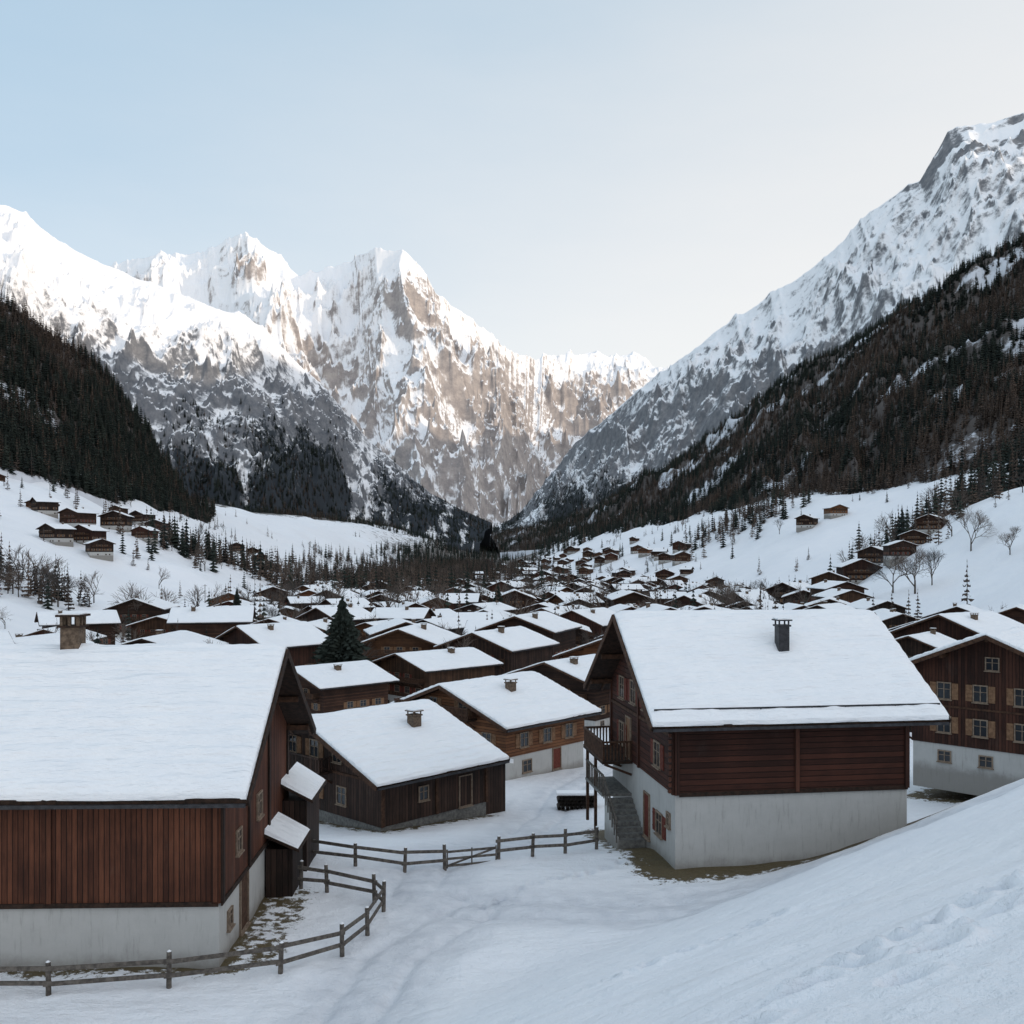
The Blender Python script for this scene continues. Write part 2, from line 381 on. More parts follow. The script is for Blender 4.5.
mountain('rocky_shoulder',[
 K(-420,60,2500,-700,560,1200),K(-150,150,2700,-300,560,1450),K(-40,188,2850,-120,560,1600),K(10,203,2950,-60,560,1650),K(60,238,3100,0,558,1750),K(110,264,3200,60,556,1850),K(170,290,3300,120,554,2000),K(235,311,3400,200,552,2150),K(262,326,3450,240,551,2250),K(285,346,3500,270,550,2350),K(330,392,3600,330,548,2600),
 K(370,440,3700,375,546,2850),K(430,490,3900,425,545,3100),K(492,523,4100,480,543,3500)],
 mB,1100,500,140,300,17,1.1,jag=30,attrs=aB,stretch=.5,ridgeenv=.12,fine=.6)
def aD(P,U,V,Sd,Dd):
    z=P[...,2];vg=.92-np.clip((z-100)/440,0,1)*1.05
    nn=fbm(P[...,0]/220,P[...,1]/220,5,82)-.5
    st=np.clip((ridged((Sd+80*fbm(Sd/200,Dd/200,3,8))/190,Dd/1400,4,84)-.50)*3,0,1)
    pk=np.clip((z-1110)/90,0,1)*np.clip((fbm(Sd/90,Dd/50,4,99)-.42)*8,0,1)
    return dict(snowline=np.clip((z-600)/900,-.08,.14)+.12*st-.26*pk,veg=np.clip(vg+nn*.7-st*.7,-1,1.1))
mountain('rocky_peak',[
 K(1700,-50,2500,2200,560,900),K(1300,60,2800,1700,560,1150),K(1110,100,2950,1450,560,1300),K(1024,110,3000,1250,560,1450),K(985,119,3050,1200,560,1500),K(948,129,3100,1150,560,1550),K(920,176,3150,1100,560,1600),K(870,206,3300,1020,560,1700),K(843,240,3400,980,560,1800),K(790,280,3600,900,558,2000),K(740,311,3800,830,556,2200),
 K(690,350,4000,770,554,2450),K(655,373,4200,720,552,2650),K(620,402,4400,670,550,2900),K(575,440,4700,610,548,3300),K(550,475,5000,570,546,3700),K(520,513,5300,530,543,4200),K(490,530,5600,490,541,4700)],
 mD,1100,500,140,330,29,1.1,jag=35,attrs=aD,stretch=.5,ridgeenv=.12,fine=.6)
def aF(P,U,V,Sd,Dd):
    n=fbm(P[...,0]/110,P[...,1]/110+P[...,2]/130,5,91)
    c=np.clip((n-.50)*4,0,1)*.7
    return dict(clear=np.where(V>.985,1.5,c))
mountain('forested_slope',[
 K(1900,-100,900,1900,450,300),K(1300,90,1150,1300,470,500),K(1100,190,1400,1100,478,640),K(1024,236,1500,1024,484,700),K(960,276,1600,950,490,760),K(900,312,1700,900,497,830),K(850,346,1850,850,506,910),K(800,371,2000,800,511,1000),K(740,413,2200,740,516,1130),K(680,456,2500,680,525,1330),K(620,493,2900,620,538,1700),K(560,521,3400,560,548,2300),K(490,534,4000,500,553,3000)],
 M['ff'],520,240,55,180,41,1.0,jag=8,attrs=aF,stretch=.6,ridgeenv=.1,key='FR')
mountain('forested_slope',[
 K(-900,-50,700,-900,440,300),K(-300,150,900,-300,455,500),K(0,300,1050,0,472,700),K(40,325,1070,30,478,720),K(80,352,1100,60,486,760),K(118,392,1120,90,496,800),K(150,432,1150,120,505,860),K(178,478,1200,160,518,960),K(196,512,1250,190,528,1060),K(215,532,1300,214,538,1200)],
 M['ff'],420,220,40,150,43,1.0,jag=6,attrs=aF,stretch=.6,ridgeenv=.1,key='FL')
def mtn_world(name,ridge,foot,mat,nu,nv,amp,wl,seed):
    rp=np.array(ridge,float);fp=np.array(foot,float);u=np.linspace(0,1,nu);ku=np.linspace(0,1,len(rp))
    Rr=np.stack([np.interp(u,ku,rp[:,k]) for k in range(3)],-1);Ff=np.stack([np.interp(u,ku,fp[:,k]) for k in range(3)],-1)
    v=np.concatenate([np.linspace(-1,0,20),np.linspace(0,1,nv)[1:]]);V,U=np.meshgrid(v,u,indexing='ij')
    P=Rr[None]+(Ff-Rr)[None]*V[...,None]
    P[...,2]=Ff[None,:,2]+(Rr-Ff)[None,:,2]*(1-np.abs(V))
    P[...,2]+=amp*(ridged(P[...,0]/wl,P[...,1]/wl,5,seed)-.4)*(np.clip(1-np.abs(V),0,1)*.7+.3)
    z=P[...,2]
    mkobj(name,gridmesh(name,P,mat,dict(snowline=np.clip((z-650)/900,-.1,.35),veg=.4-np.clip(z/600,0,1)*.5,sd=P[...,1],dd=P[...,0])))
mtn_world('sun_blocker_ridge',[(3800,-5000,1450),(3900,-2500,1450),(4000,-500,1400),(4000,1000,1400),(4100,2500,1400),(4300,4000,1500),(4700,5200,1650),(5600,6500,1800)],  # unseen ridge added to keep sun off the valley and lower slopes
 [(1900,-5000,-50),(1900,-2500,-50),(1900,-500,-50),(2000,1000,0),(2600,2500,200),(3200,4000,300),(3600,5200,300),(4600,6500,300)],mD,300,120,260,600,77)

# ------------------------------------------------------------------ trees
def spruce(seed,levels,nb,fine,k='spruce',wid=.17,droop=.35,gap=0.0):
    r=random.Random(seed);b=MB();b.tube((0,0,0),(0,0,.97),.013,.002,5 if fine else 3,'bark')
    for i in range(levels):
        t=i/(levels-1);z=.07+.9*t;R0=wid*(1-t)**.85*(.85+.3*r.random())+.008
        for j in range(nb):
            if r.random()<gap:continue
            a=2*math.pi*(j/nb)+r.random()*.9+i*1.3;Rr=R0*(.65+.5*r.random());dz=-droop*Rr*(.7+.6*r.random())
            ca,sa=math.cos(a),math.sin(a);w=Rr*(.28 if fine else .48)
            z0=z+r.uniform(-.01,.01)
            if not fine:
                m=(ca*Rr*.55-sa*w,sa*Rr*.55+ca*w,z0+dz*.4-.035);m2=(ca*Rr*.55+sa*w,sa*Rr*.55-ca*w,z0+dz*.4-.035)
                b.quad([(0,0,z0+.035),m,(ca*Rr,sa*Rr,z0+dz),m2],k)
            else:
                for q in range(7):
                    f=.2+.8*q/6;sgn=1 if q%2 else -1
                    cx,cy,cz=ca*Rr*f,sa*Rr*f,z0+dz*f*f
                    ww=w*(1.15-f*.7)*(.7+.6*r.random());ll=Rr*.25
                    p0=(cx-ca*ll*.6,cy-sa*ll*.6,cz+.012)
                    p1=(cx-sa*ww*sgn+ca*ll*.2,cy+ca*ww*sgn+sa*ll*.2,cz-.012-r.random()*.018)
                    p2=(cx+ca*ll,cy+sa*ll,cz-.006);b.quad([p0,p1,p2],k)
                    b.quad([(cx-ca*ll*.3,cy-sa*ll*.3,cz),(cx+ca*ll*.3,cy+sa*ll*.3,cz),(cx,cy,cz-.03-r.random()*.015)],k)
    return b
def bare(seed,depth=5,spread=.55,rt=.018):
    r=random.Random(seed);b=MB()
    def rec(p,d,L,rad,dep):
        q=p+d*L;b.tube(p,q,rad,rad*.72,4 if dep>2 else 3,'bark' if dep>2 else 'twig')
        if dep==0:return
        n=3 if dep>1 else 4
        for i in range(n):
            v=Vector((r.gauss(0,1),r.gauss(0,1),r.gauss(0,.7)+.25)).normalized()
            nd=(d*(1-spread*.55)+v*spread).normalized()
            st=p+d*L*(1.0 if i==0 else r.uniform(.5,1))
            rec(st,nd,L*(.74+.14*r.random()),rad*.62,dep-1)
    rec(Vector((0,0,0)),Vector((0,0,1)),.26,rt,depth)
    zmax=max(v[2] for v in b.v);b.v=[(x/zmax,y/zmax,z/zmax) for x,y,z in b.v];return b
def coll(name,meshes):
    c=bpy.data.collections.new(name)
    for i,m in enumerate(meshes):
        o=bpy.data.objects.new(m.name,m);c.objects.link(o)
    return c
sp_far=[spruce(i,10,6,False,wid=.19).mesh('a_spruce%d'%i) for i in range(4)]
la_far=[spruce(20+i,11,5,False,'larch',.14,-.15,.25).mesh('b_larch%d'%i) for i in range(3)]
ba_far=[bare(50+i,4,.5,.016).mesh('c_bare%d'%i) for i in range(2)]
C_for=coll('forest_kinds',sp_far+la_far+ba_far)
def gn_inst(name,co,sc,rot,pick,collection):
    me=bpy.data.meshes.new(name);n=len(co);me.vertices.add(n);me.vertices.foreach_set('co',np.asarray(co,np.float32).reshape(-1))
    for k,a,t in(('isc',sc,'FLOAT'),('irot',rot,'FLOAT'),('pick',pick,'INT')):
        at=me.attributes.new(k,t,'POINT');at.data.foreach_set('value',np.asarray(a,np.float32 if t=='FLOAT' else np.int32))
    me.update();o=mkobj(name,me)
    ng=bpy.data.node_groups.new(name,'GeometryNodeTree')
    ng.interface.new_socket('Geometry',in_out='INPUT',socket_type='NodeSocketGeometry');ng.interface.new_socket('Geometry',in_out='OUTPUT',socket_type='NodeSocketGeometry')
    N=ng.nodes;L=ng.links;gi=N.new('NodeGroupInput');go=N.new('NodeGroupOutput')
    ip=N.new('GeometryNodeInstanceOnPoints');ci=N.new('GeometryNodeCollectionInfo');ci.inputs['Collection'].default_value=collection
    ci.inputs['Separate Children'].default_value=True;ci.inputs['Reset Children'].default_value=True
    def na(k,t):
        x=N.new('GeometryNodeInputNamedAttribute');x.data_type=t;x.inputs['Name'].default_value=k;return x.outputs['Attribute']
    cx=N.new('ShaderNodeCombineXYZ');L.new(na('irot','FLOAT'),cx.inputs[2])
    er=N.new('FunctionNodeEulerToRotation');L.new(cx.outputs[0],er.inputs[0])
    L.new(gi.outputs[0],ip.inputs['Points']);L.new(ci.outputs[0],ip.inputs['Instance']);ip.inputs['Pick Instance'].default_value=True
    L.new(na('pick','INT'),ip.inputs['Instance Index']);L.new(er.outputs[0],ip.inputs['Rotation']);L.new(na('isc','FLOAT'),ip.inputs['Scale'])
    L.new(ip.outputs[0],go.inputs[0])
    md=o.modifiers.new('instances','NODES');md.node_group=ng;return o
def picks(n,pl,pb=0):
    r=RNG.random(n);k=RNG.integers(0,4,n);k=np.where(r<pl,RNG.integers(4,7,n),k);k=np.where(r>1-pb,RNG.integers(7,9,n),k);return k
def forest_on(P,V,at,n,hmin,hmax,larch,clearthr,name,dens=None,clr=.1):
    nr,nc=V.shape
    rows=np.where((V[:,0]>=0)&(V[:,0]<=1))[0]
    A1=np.linalg.norm(np.cross(P[1:,:-1]-P[:-1,:-1],P[:-1,1:]-P[:-1,:-1]),axis=-1)
    W=A1.copy();mask=np.zeros_like(W);mask[rows[0]:rows[-1]]=1
    W=W*mask/np.clip(P[:-1,:-1,1]/1000,.6,9)**1.2
    X0=P[:-1,:-1,0]/P[:-1,:-1,1];W=W*(np.abs(X0)<.62)
    if 'clear' in at:W=W*np.where(at['clear'][:-1,:-1]>clearthr,clr,1)
    if dens is not None:W=W*dens[:-1,:-1]
    p=W.reshape(-1)/W.sum();idx=RNG.choice(len(p),n,p=p);i=idx//(nc-1);j=idx%(nc-1)
    a=RNG.random(n)[:,None];b=RNG.random(n)[:,None]
    q=P[i,j]*(1-a)*(1-b)+P[i+1,j]*a*(1-b)+P[i,j+1]*(1-a)*b+P[i+1,j+1]*a*b
    q[:,2]=np.maximum(q[:,2],H(q[:,0],q[:,1],False))-.6
    lar=fbm(q[:,0]/130,q[:,1]/130,3,65);r=RNG.random(n)
    pk=np.where(r<np.clip(larch+(lar-.5)*2.2,0,1),RNG.integers(4,7,n),RNG.integers(0,4,n))
    gn_inst(name,q,hmin+(hmax-hmin)*RNG.random(n)**1.2,RNG.random(n)*6.28,pk,C_for)
P_,U_,V_,sp_,at_=PATCH['FR'];forest_on(P_,V_,at_,20000,9,24,.48,.30,'conifer_forest',clr=.25)
P_,U_,V_,sp_,at_=PATCH['FL'];forest_on(P_,V_,at_,7500,9,22,.45,.35,'conifer_forest',clr=.3)
for nm,cnt in(('rocky_shoulder',7000),('rocky_peak',7000)):
    P_,U_,V_,sp_,at_=PATCH[nm]
    d=np.clip((at_['veg']-.10)*1.4,0,1)**1.5*np.clip((620-P_[...,2])/250,0,1)
    forest_on(P_,V_,{},cnt,13,24,.2,1,'conifer_forest',dens=d)
def field_trees(name,n,fx,fy,hm,hM,pl,pb,dens=None):
    Xq=fx(n);Yq=fy(n)
    if dens is not None:
        k=RNG.random(n)<dens(Xq,Yq);Xq=Xq[k];Yq=Yq[k]
    n=len(Xq);q=np.stack([Xq,Yq,H(Xq,Yq,False)-.3],-1)
    gn_inst(name,q,hm+(hM-hm)*RNG.random(n),RNG.random(n)*6.28,picks(n,pl,pb),C_for)
U01=lambda a,b:(lambda n:RNG.uniform(a,b,n))
field_trees('valley_woodland',5600,lambda n:RNG.normal(-90,70,n),lambda n:560+1500*RNG.random(n)**1.3,9,23,.74,.06,lambda x,y:np.clip((fbm(x/70,y/70,3,5)-.38)*6,0,1)*np.where(x>20,.5,1))
field_trees('valley_woodland',4500,U01(-260,380),lambda n:1800+2800*RNG.random(n),14,28,.3,.0,lambda x,y:np.clip((fbm(x/200,y/200,3,6)-.36)*6,0,1))
field_trees('hedgerow_trees',3600,U01(-420,460),lambda n:230+1200*RNG.random(n),5,15,.65,.2,lambda x,y:np.where(fbm(x/45,y/45,3,15)>.62,1,.012))
field_trees('hillside_trees',330,lambda n:RNG.normal(310,28,n),lambda n:RNG.normal(585,40,n),14,26,.5,0)
field_trees('hillside_trees',150,lambda n:RNG.normal(232,30,n),lambda n:RNG.normal(980,40,n),12,22,.6,.1)
field_trees('hillside_trees',70,lambda n:RNG.normal(190,14,n),lambda n:RNG.normal(480,30,n),10,20,.5,.2)
field_trees('hillside_trees',60,lambda n:RNG.normal(-195,12,n),lambda n:RNG.normal(600,30,n),12,20,.3,.1)
field_trees('hillside_trees',60,lambda n:RNG.uniform(-160,-128,n),lambda n:RNG.normal(300,10,n),7,14,.6,.3)

# ------------------------------------------------------------------ chalets
def chalet(L,W,hb,he,slope,ox0,ox1,oy,wood,plast='plaster',st=.32,seed=0,res=.35,thick=.18,zb=-1.2):
    r=random.Random(seed);D={}
    zr=he+slope*W/2
    b=MB();b.box(-L/2,L/2,-W/2,W/2,zb,hb,plast);D['base_wall']=b
    b=MB();e=.06;x0,x1,y0,y1=-L/2-e,L/2+e,-W/2-e,W/2+e
    ht=he-slope*e
    for x,fl in((x0,1),(x1,0)):
        p=[(x,y0,hb),(x,y1,hb),(x,y1,ht),(x,0,zr),(x,y0,ht)]
        b.quad(p[::-1] if fl else p,wood)
    b.quad([(x0,y0,hb),(x1,y0,hb),(x1,y0,ht),(x0,y0,ht)],wood);b.quad([(x1,y1,hb),(x0,y1,hb),(x0,y1,ht),(x1,y1,ht)],wood)
    b.quad([(x0,y0,hb),(x0,y1,hb),(x1,y1,hb),(x1,y0,hb)],'trim')
    D['timber_wall']=b
    X0,X1=-L/2-ox0,L/2+ox1;YE=W/2+oy
    b=MB();n=(math.sqrt(1+slope*slope));t=thick*n
    def zu(y):return zr-slope*abs(y)
    for sg in(-1,1):
        a0=(X0,0,zu(0));a1=(X1,0,zu(0));c0=(X0,sg*YE,zu(YE));c1=(X1,sg*YE,zu(YE))
        up=lambda q:(q[0],q[1],q[2]+t)
        F=[[a0,a1,c1,c0],[up(a0),up(c0),up(c1),up(a1)],[c0,c1,up(c1),up(c0)],[a0,c0,up(c0),up(a0)],[a1,up(a1),up(c1),c1]]
        for f in F:b.quad(f if sg<0 else f[::-1],'shingle' if f is F[1] else 'trim')
        for xx in(X0,X1):
            s=-.04 if xx==X0 else .04
            b.beam((xx+s,0,zu(0)+t*.35),(xx+s,sg*(YE+.03),zu(YE)+t*.35),.05,t*1.25,'trimb' if xx==X0 else 'trim')
        b.beam((X0+.05,sg*(YE+.07),zu(YE)+.03),(X1-.05,sg*(YE+.07),zu(YE)+.03),.12,.11,'metal')
    for y in(0,W*.28,-W*.28,W/2-.02,-W/2+.02):
        zz=zu(y)-.13
        b.beam((X0+.12,y,zz),(-L/2,y,zz),.18,.22,'trimb');b.beam((L/2,y,zz),(X1-.12,y,zz),.18,.22,'trimb')
    k=max(3,int((X1-X0)/.8))
    for i in range(k+1):
        x=X0+.15+(X1-X0-.3)*i/k
        for sg in(-1,1):b.beam((x,sg*(W/2-.1),zu(W/2-.1)-.06),(x,sg*(YE-.05),zu(YE-.05)-.06),.09,.11,'trimb')
    D['roof']=b
    b=MB();nx=max(6,int((X1-X0)/res));ny=max(6,int(YE*2/res))
    xs=np.concatenate([[X0+.02,X0+.02],np.linspace(X0+.05,X0+.5,4),np.linspace(X0+.8,X1-.8,nx),np.linspace(X1-.5,X1-.05,4),[X1-.02,X1-.02]])
    Ym=YE+.03
    ys=np.concatenate([[-Ym,-Ym-.03],np.linspace(-Ym+.03,-Ym+.5,4),np.linspace(-Ym+.8,Ym-.8,ny),np.linspace(Ym-.5,Ym-.03,4),[Ym+.03,Ym]])
    XX,YY=np.meshgrid(xs,ys,indexing='ij')
    lip=(fbm(XX/1.1+seed,XX*0+seed*3.1,4,seed+9)-.5)*.22*(np.abs(YY)>Ym-.6)
    dx=np.minimum(XX-X0,X1-XX);dy=Ym-np.abs(YY);d=np.clip(np.minimum(dx,dy),0,None)
    T=st*(.50+.50*(1-np.exp(-d/.2)))*(1+.45*(fbm(XX/1.5+seed*7,YY/1.5,3,seed)-.5)+.24*(fbm(XX/.5,YY/.5+seed,2,seed+3)-.5))
    T=T*(.88+.12*np.cos(YY*2*math.pi/.62))
    base=zr+t-slope*(np.sqrt(YY**2+.12)-.12)
    ZZ=base+T
    edge=np.zeros_like(ZZ,bool);edge[0]=edge[-1]=True;edge[:,0]=edge[:,-1]=True
    ZZ[edge]=(zr+t-slope*np.abs(YY))[edge]-.01
    YY=YY+np.sign(YY)*lip
    i0=len(xs);j0=len(ys);b.v=[(float(XX[i,j]),float(YY[i,j]),float(ZZ[i,j])) for i in range(i0) for j in range(j0)]
    for i in range(i0-1):
        for j in range(j0-1):b.f.append((i*j0+j,(i+1)*j0+j,(i+1)*j0+j+1,i*j0+j+1));b.m.append(0)
    b.ml=['snow'];D['roof_snow']=b
    D['_']=dict(zr=zr,zu=zu,t=t,L=L,W=W,X0=X0,X1=X1,YE=YE,st=st,e=e)
    return D
def face(D,f,off=0):
    L,W,e=D['_']['L'],D['_']['W'],D['_']['e']+off
    if f=='S':return lambda a,d,z:(a,-W/2-e-d,z)
    if f=='N':return lambda a,d,z:(-a,W/2+e+d,z)
    if f=='W':return lambda a,d,z:(-L/2-e-d,-a,z)
    if f=='E':return lambda a,d,z:(L/2+e+d,a,z)
def fb(b,F,a0,a1,d0,d1,z0,z1,k):
    p=F(a0,d0,z0);q=F(a1,d1,z1);b.box(p[0],q[0],p[1],q[1],p[2],q[2],k)
def window(b,F,a,z,w,h,shut=None,door=False,base=False):
    fr=.07
    fb(b,F,a-w/2,a+w/2,.0,.02,z,z+h,'glass' if not door else (shut or 'trimb'))
    for q in((a-w/2-fr,a-w/2,z-fr,z+h+fr),(a+w/2,a+w/2+fr,z-fr,z+h+fr),(a-w/2,a+w/2,z+h,z+h+fr),(a-w/2,a+w/2,z-fr,z)):
        fb(b,F,q[0],q[1],0,.07,q[2],q[3],'frame')
    fb(b,F,a-w/2-.12,a+w/2+.12,0,.13,z-fr-.05,z-fr-.002,'frame')
    if not door:
        fb(b,F,a-.025,a+.025,.02,.05,z,z+h,'frame');fb(b,F,a-w/2,a-.025,.02,.045,z+h*.6,z+h*.6+.035,'frame');fb(b,F,a+.025,a+w/2,.02,.045,z+h*.6,z+h*.6+.035,'frame')
        if shut:
            for s in(-1,1):
                c=a+s*(w/2+fr+.03+w*.27);fb(b,F,c-w*.26,c+w*.26,.0,.05,z-.03,z+h+.03,shut)
                for zz in(z+h*.15,z+h*.8):fb(b,F,c-w*.22,c+w*.22,.05,.07,zz,zz+.06,shut)
def chimney(D,x,y,w,dep,h,mat='metal',cap=True):
    b=MB();z0=D['_']['zu'](y)-.2;zt=D['_']['zu'](y)+D['_']['t']+D['_']['st']+h
    b.box(x-w/2,x+w/2,y-dep/2,y+dep/2,z0,zt,mat)
    if cap:
        b.box(x-w/2-.06,x+w/2+.06,y-dep/2-.06,y+dep/2+.06,zt-.02,zt+.06,mat)
        for sx in(-1,1):
            for sy in(-1,1):b.box(x+sx*(w/2-.03)-.03,x+sx*(w/2-.03)+.03,y+sy*(dep/2-.03)-.03,y+sy*(dep/2-.03)+.03,zt+.06,zt+.24,mat)
        b.box(x-w/2-.1,x+w/2+.1,y-dep/2-.1,y+dep/2+.1,zt+.24,zt+.30,mat)
        b.box(x-w/2-.06,x+w/2+.06,y-dep/2-.06,y+dep/2+.06,zt+.30,zt+.36,'snow')
    return b
def balcony(F,a0,a1,z,dep,rail=.95,k='trimb'):
    b=MB();fb(b,F,a0,a1,0,dep,z-.12,z,'trim')
    n=int((a1-a0)/.15)
    for i in range(n+1):
        a=a0+.04+(a1-a0-.12)*i/n;fb(b,F,a,a+.09,dep-.05,dep-.02,z+.06,z+rail-.05,k)
    fb(b,F,a0,a1,dep-.08,dep+.02,z+rail-.05,z+rail+.04,k);fb(b,F,a0,a1,dep-.06,dep-.02+.02,z,z+.06,k)
    for a in(a0,a1-.08):
        m=int(dep/.16)
        for i in range(m):fb(b,F,a+.02,a+.05,.05+i*dep/m,.13+i*dep/m,z+.06,z+rail-.05,k)
        fb(b,F,a,a+.08,0,dep-.08,z+rail-.05,z+rail+.04,k)
    for a in(a0+.1,a1-.2,(a0+a1)/2):
        p=F(a,0,z-.7);q=F(a,dep-.15,z-.16);b.beam(p,q,.11,.11,'trimb');
    return b
def place(name,D,loc,rot):
    e=empty(name,loc,rot)
    for k,b in D.items():
        if k=='_':continue
        mkobj(k,b.mesh(k,smooth=(k=='roof_snow')),parent=e)
    return e

# --- right house
z0=-13.3
slope=.646
he=(-3.0-slope*5.5)-z0
D=chalet(10.4,11,-10.08-z0,he,slope,1.3,1.35,1.0,'woodR',st=.30,seed=3,res=.15)
hb=-10.08-z0
t=MB();F=face(D,'S')
for a in(-5.15,.15,5.15):fb(t,F,a-.10,a+.10,0,.09,hb,he-.1,'woodRv')
fb(t,F,-5.05,5.2,0,.04,hb-.08,hb+.1,'trim')
Fw=face(D,'W')
for a in(5.45,-5.45,0):fb(t,Fw,a-.1,a+.1,0,.09,hb,he-.1 if a else D['_']['zr']-.5,'woodRv')
fb(t,Fw,-5.5,5.5,0,.06,hb+2.35,hb+2.5,'trimb')
for i in range(10):
    z=hb+.1+i*.26
    fb(t,Fw,5.42,5.62,.09,.25,z,z+.16,'woodRv')
D['corner_posts']=t
w=MB()
for a,z in((-3.2,hb+.6),(3.1,hb+.75),(-1.0,hb+2.95),(1.2,hb+2.95),(-3.2,hb+2.9)):window(w,Fw,a,z,.85,1.0,'shutr')
Fb=face(D,'W',-.06)
window(w,Fb,3.2,.95,.85,.9,'shutr');window(w,Fb,1.2,.3,.85,1.95,'shutr',door=True);window(w,Fw,-1.9,hb+.1,.85,1.95,'shut',door=True)
window(w,Fb,4.6,1.7,.4,.5)
D['windows']=w
D['balcony']=balcony(Fw,-5.6,-1.2,hb+.05,1.5)
b=MB()
fb(b,Fb,-5.4,-1.6,.0,1.5,1.5,1.62,'stone')
for i in range(8):
    a=-1.6+i*.33;z=1.62-.19*(i+1);fb(b,Fb,a,a+.33,.02,1.3,-.5,z,'stone');fb(b,Fb,a,a+.30,1.3,1.36,-.5,z+.14,'plaster')
D['stairs']=b
b=MB()
def pt(a,d,z):return Fb(a,d,z)
for i in range(11):
    a=-5.3+i*.37;b.beam(pt(a,1.45,1.6),pt(a,1.45,2.55),.05,.05,'fence')
b.beam(pt(-5.35,1.45,2.55),pt(-1.5,1.45,2.55),.08,.08,'fence')
for i in range(7):
    a=-1.5+i*.42;z=1.6-.575*(a+1.6);b.beam(pt(a,1.42,z-.1),pt(a,1.42,z+.9),.05,.05,'fence')
b.beam(pt(-1.5,1.42,2.5),pt(1.2,1.42,.95),.07,.07,'fence')
for a in(-5.3,-3.4):b.beam(pt(a,1.4,-.6),pt(a,1.4,hb),.14,.14,'trimb')
D['stair_railing']=b
b=MB();zu=D['_']['zu'];YE=D['_']['YE']
yy=-(YE-.35);zz=zu(yy)+D['_']['t']+.27
b.beam((D['_']['X0']+.2,yy,zz+.1),(D['_']['X1']-.2,yy,zz+.1),.05,.07,'metal');b.beam((D['_']['X0']+.2,yy-.05,zz-.06),(D['_']['X1']-.2,yy-.05,zz-.06),.05,.05,'metal')
x=D['_']['X0']+.3
while x<D['_']['X1']-.2:
    b.beam((x,yy,zz-.25),(x,yy,zz+.13),.03,.05,'metal');x+=.75
D['snow_guard']=b
D['chimney']=chimney(D,.7,-2.7,.5,.5,1.0,'metal')
place('wooden_chalet',D,(HR['cx'],HR['cy'],z0),HR['rot'])

# --- left house
slope=.65;he=(-3.75-slope*5.5)-z0
D=chalet(16,11,-11.2-z0,he,slope,1.0,1.1,.85,'woodL',st=.33,seed=8,res=.15,thick=.2);hb=-11.2-z0
t=MB();F=face(D,'S');Fe=face(D,'E')
for a in(7.9,2.6,-2.6,-7.9):fb(t,F,a-.11,a+.11,0,.05,hb,he-.1,'woodL')
fb(t,F,-7.9,8,0,.05,hb-.09,hb+.06,'trim')
fb(t,Fe,-5.5,5.5,0,.05,hb-.1,hb+.06,'trim')
for a in(-5.4,-1.7,1.7,5.4):fb(t,Fe,a-.1,a+.1,0,.08,hb,he+ (0 if abs(a)>5 else slope*3.4)-.2,'woodD')
b2=MB();b2.box(-7.0,8.9,-6.1,-5.62,he-.42,he-.25,'trim');t.add(b2)
D['timber_posts']=t
w=MB();Feb=face(D,'E',-.06)
window(w,Feb,-2.2,.1,1.1,1.9,'trimb',door=True);window(w,Fe,-3.2,hb+1.0,.6,.7);window(w,Fe,0,hb+1.4,.7,.8);window(w,Feb,-4.2,.9,.5,.5)
D['windows']=w
b=MB();zt=D['_']['zr']+.45;cx=1.15;b.box(cx-.34,cx+.34,-.34,.34,zt-1,zt+.60,'chim')
b.box(cx-.42,cx+.42,-.42,.42,zt+.60,zt+.67,'trim')
for sx in(-1,0,1):
    for sy in(-1,0,1):
        if sx or sy:b.box(cx+sx*.3-.05,cx+sx*.3+.05,sy*.3-.05,sy*.3+.05,zt+.67,zt+1.0,'chim')
b.box(cx-.47,cx+.47,-.47,.47,zt+1.0,zt+1.08,'trim');b.box(cx-.40,cx+.40,-.40,.40,zt+1.08,zt+1.12,'snow');D['chimney']=b
def leanto(x0,x1,y0,y1,zlo,zhi,wood='woodD'):
    b=MB();b.box(x0,x1,y0,y1,-.6,zlo-.05,wood)
    T=.12
    for (q,k,o) in((T,'trim',0),(.18,'snow',T+.002)):
        e=.3 if k=='trim' else .27
        pts=[(x0,y0-e,zhi+o),(x1+e,y0-e,zlo-.1+o),(x1+e,y1+e,zlo-.1+o),(x0,y1+e,zhi+o)]
        up=[(p[0],p[1],p[2]+q) for p in pts]
        if k=='snow':up=[(up[0][0],up[0][1]+.06,up[0][2]),(up[1][0]-.1,up[1][1]+.08,up[1][2]-.06),(up[2][0]-.1,up[2][1]-.08,up[2][2]-.06),(up[3][0],up[3][1]-.06,up[3][2])]
        b.quad(up,k);b.quad(pts[::-1],k)
        for a in range(4):b.quad([pts[a],pts[(a+1)%4],up[(a+1)%4],up[a]],k)
    return b
D['shed']=leanto(8.07,9.1,1.2,3.4,1.9,2.4);D['woodshed']=leanto(8.07,9.1,4.4,7.6,3.0,3.6)
place('wooden_barn_chalet',D,(HL['cx'],HL['cy'],z0),HL['rot'])

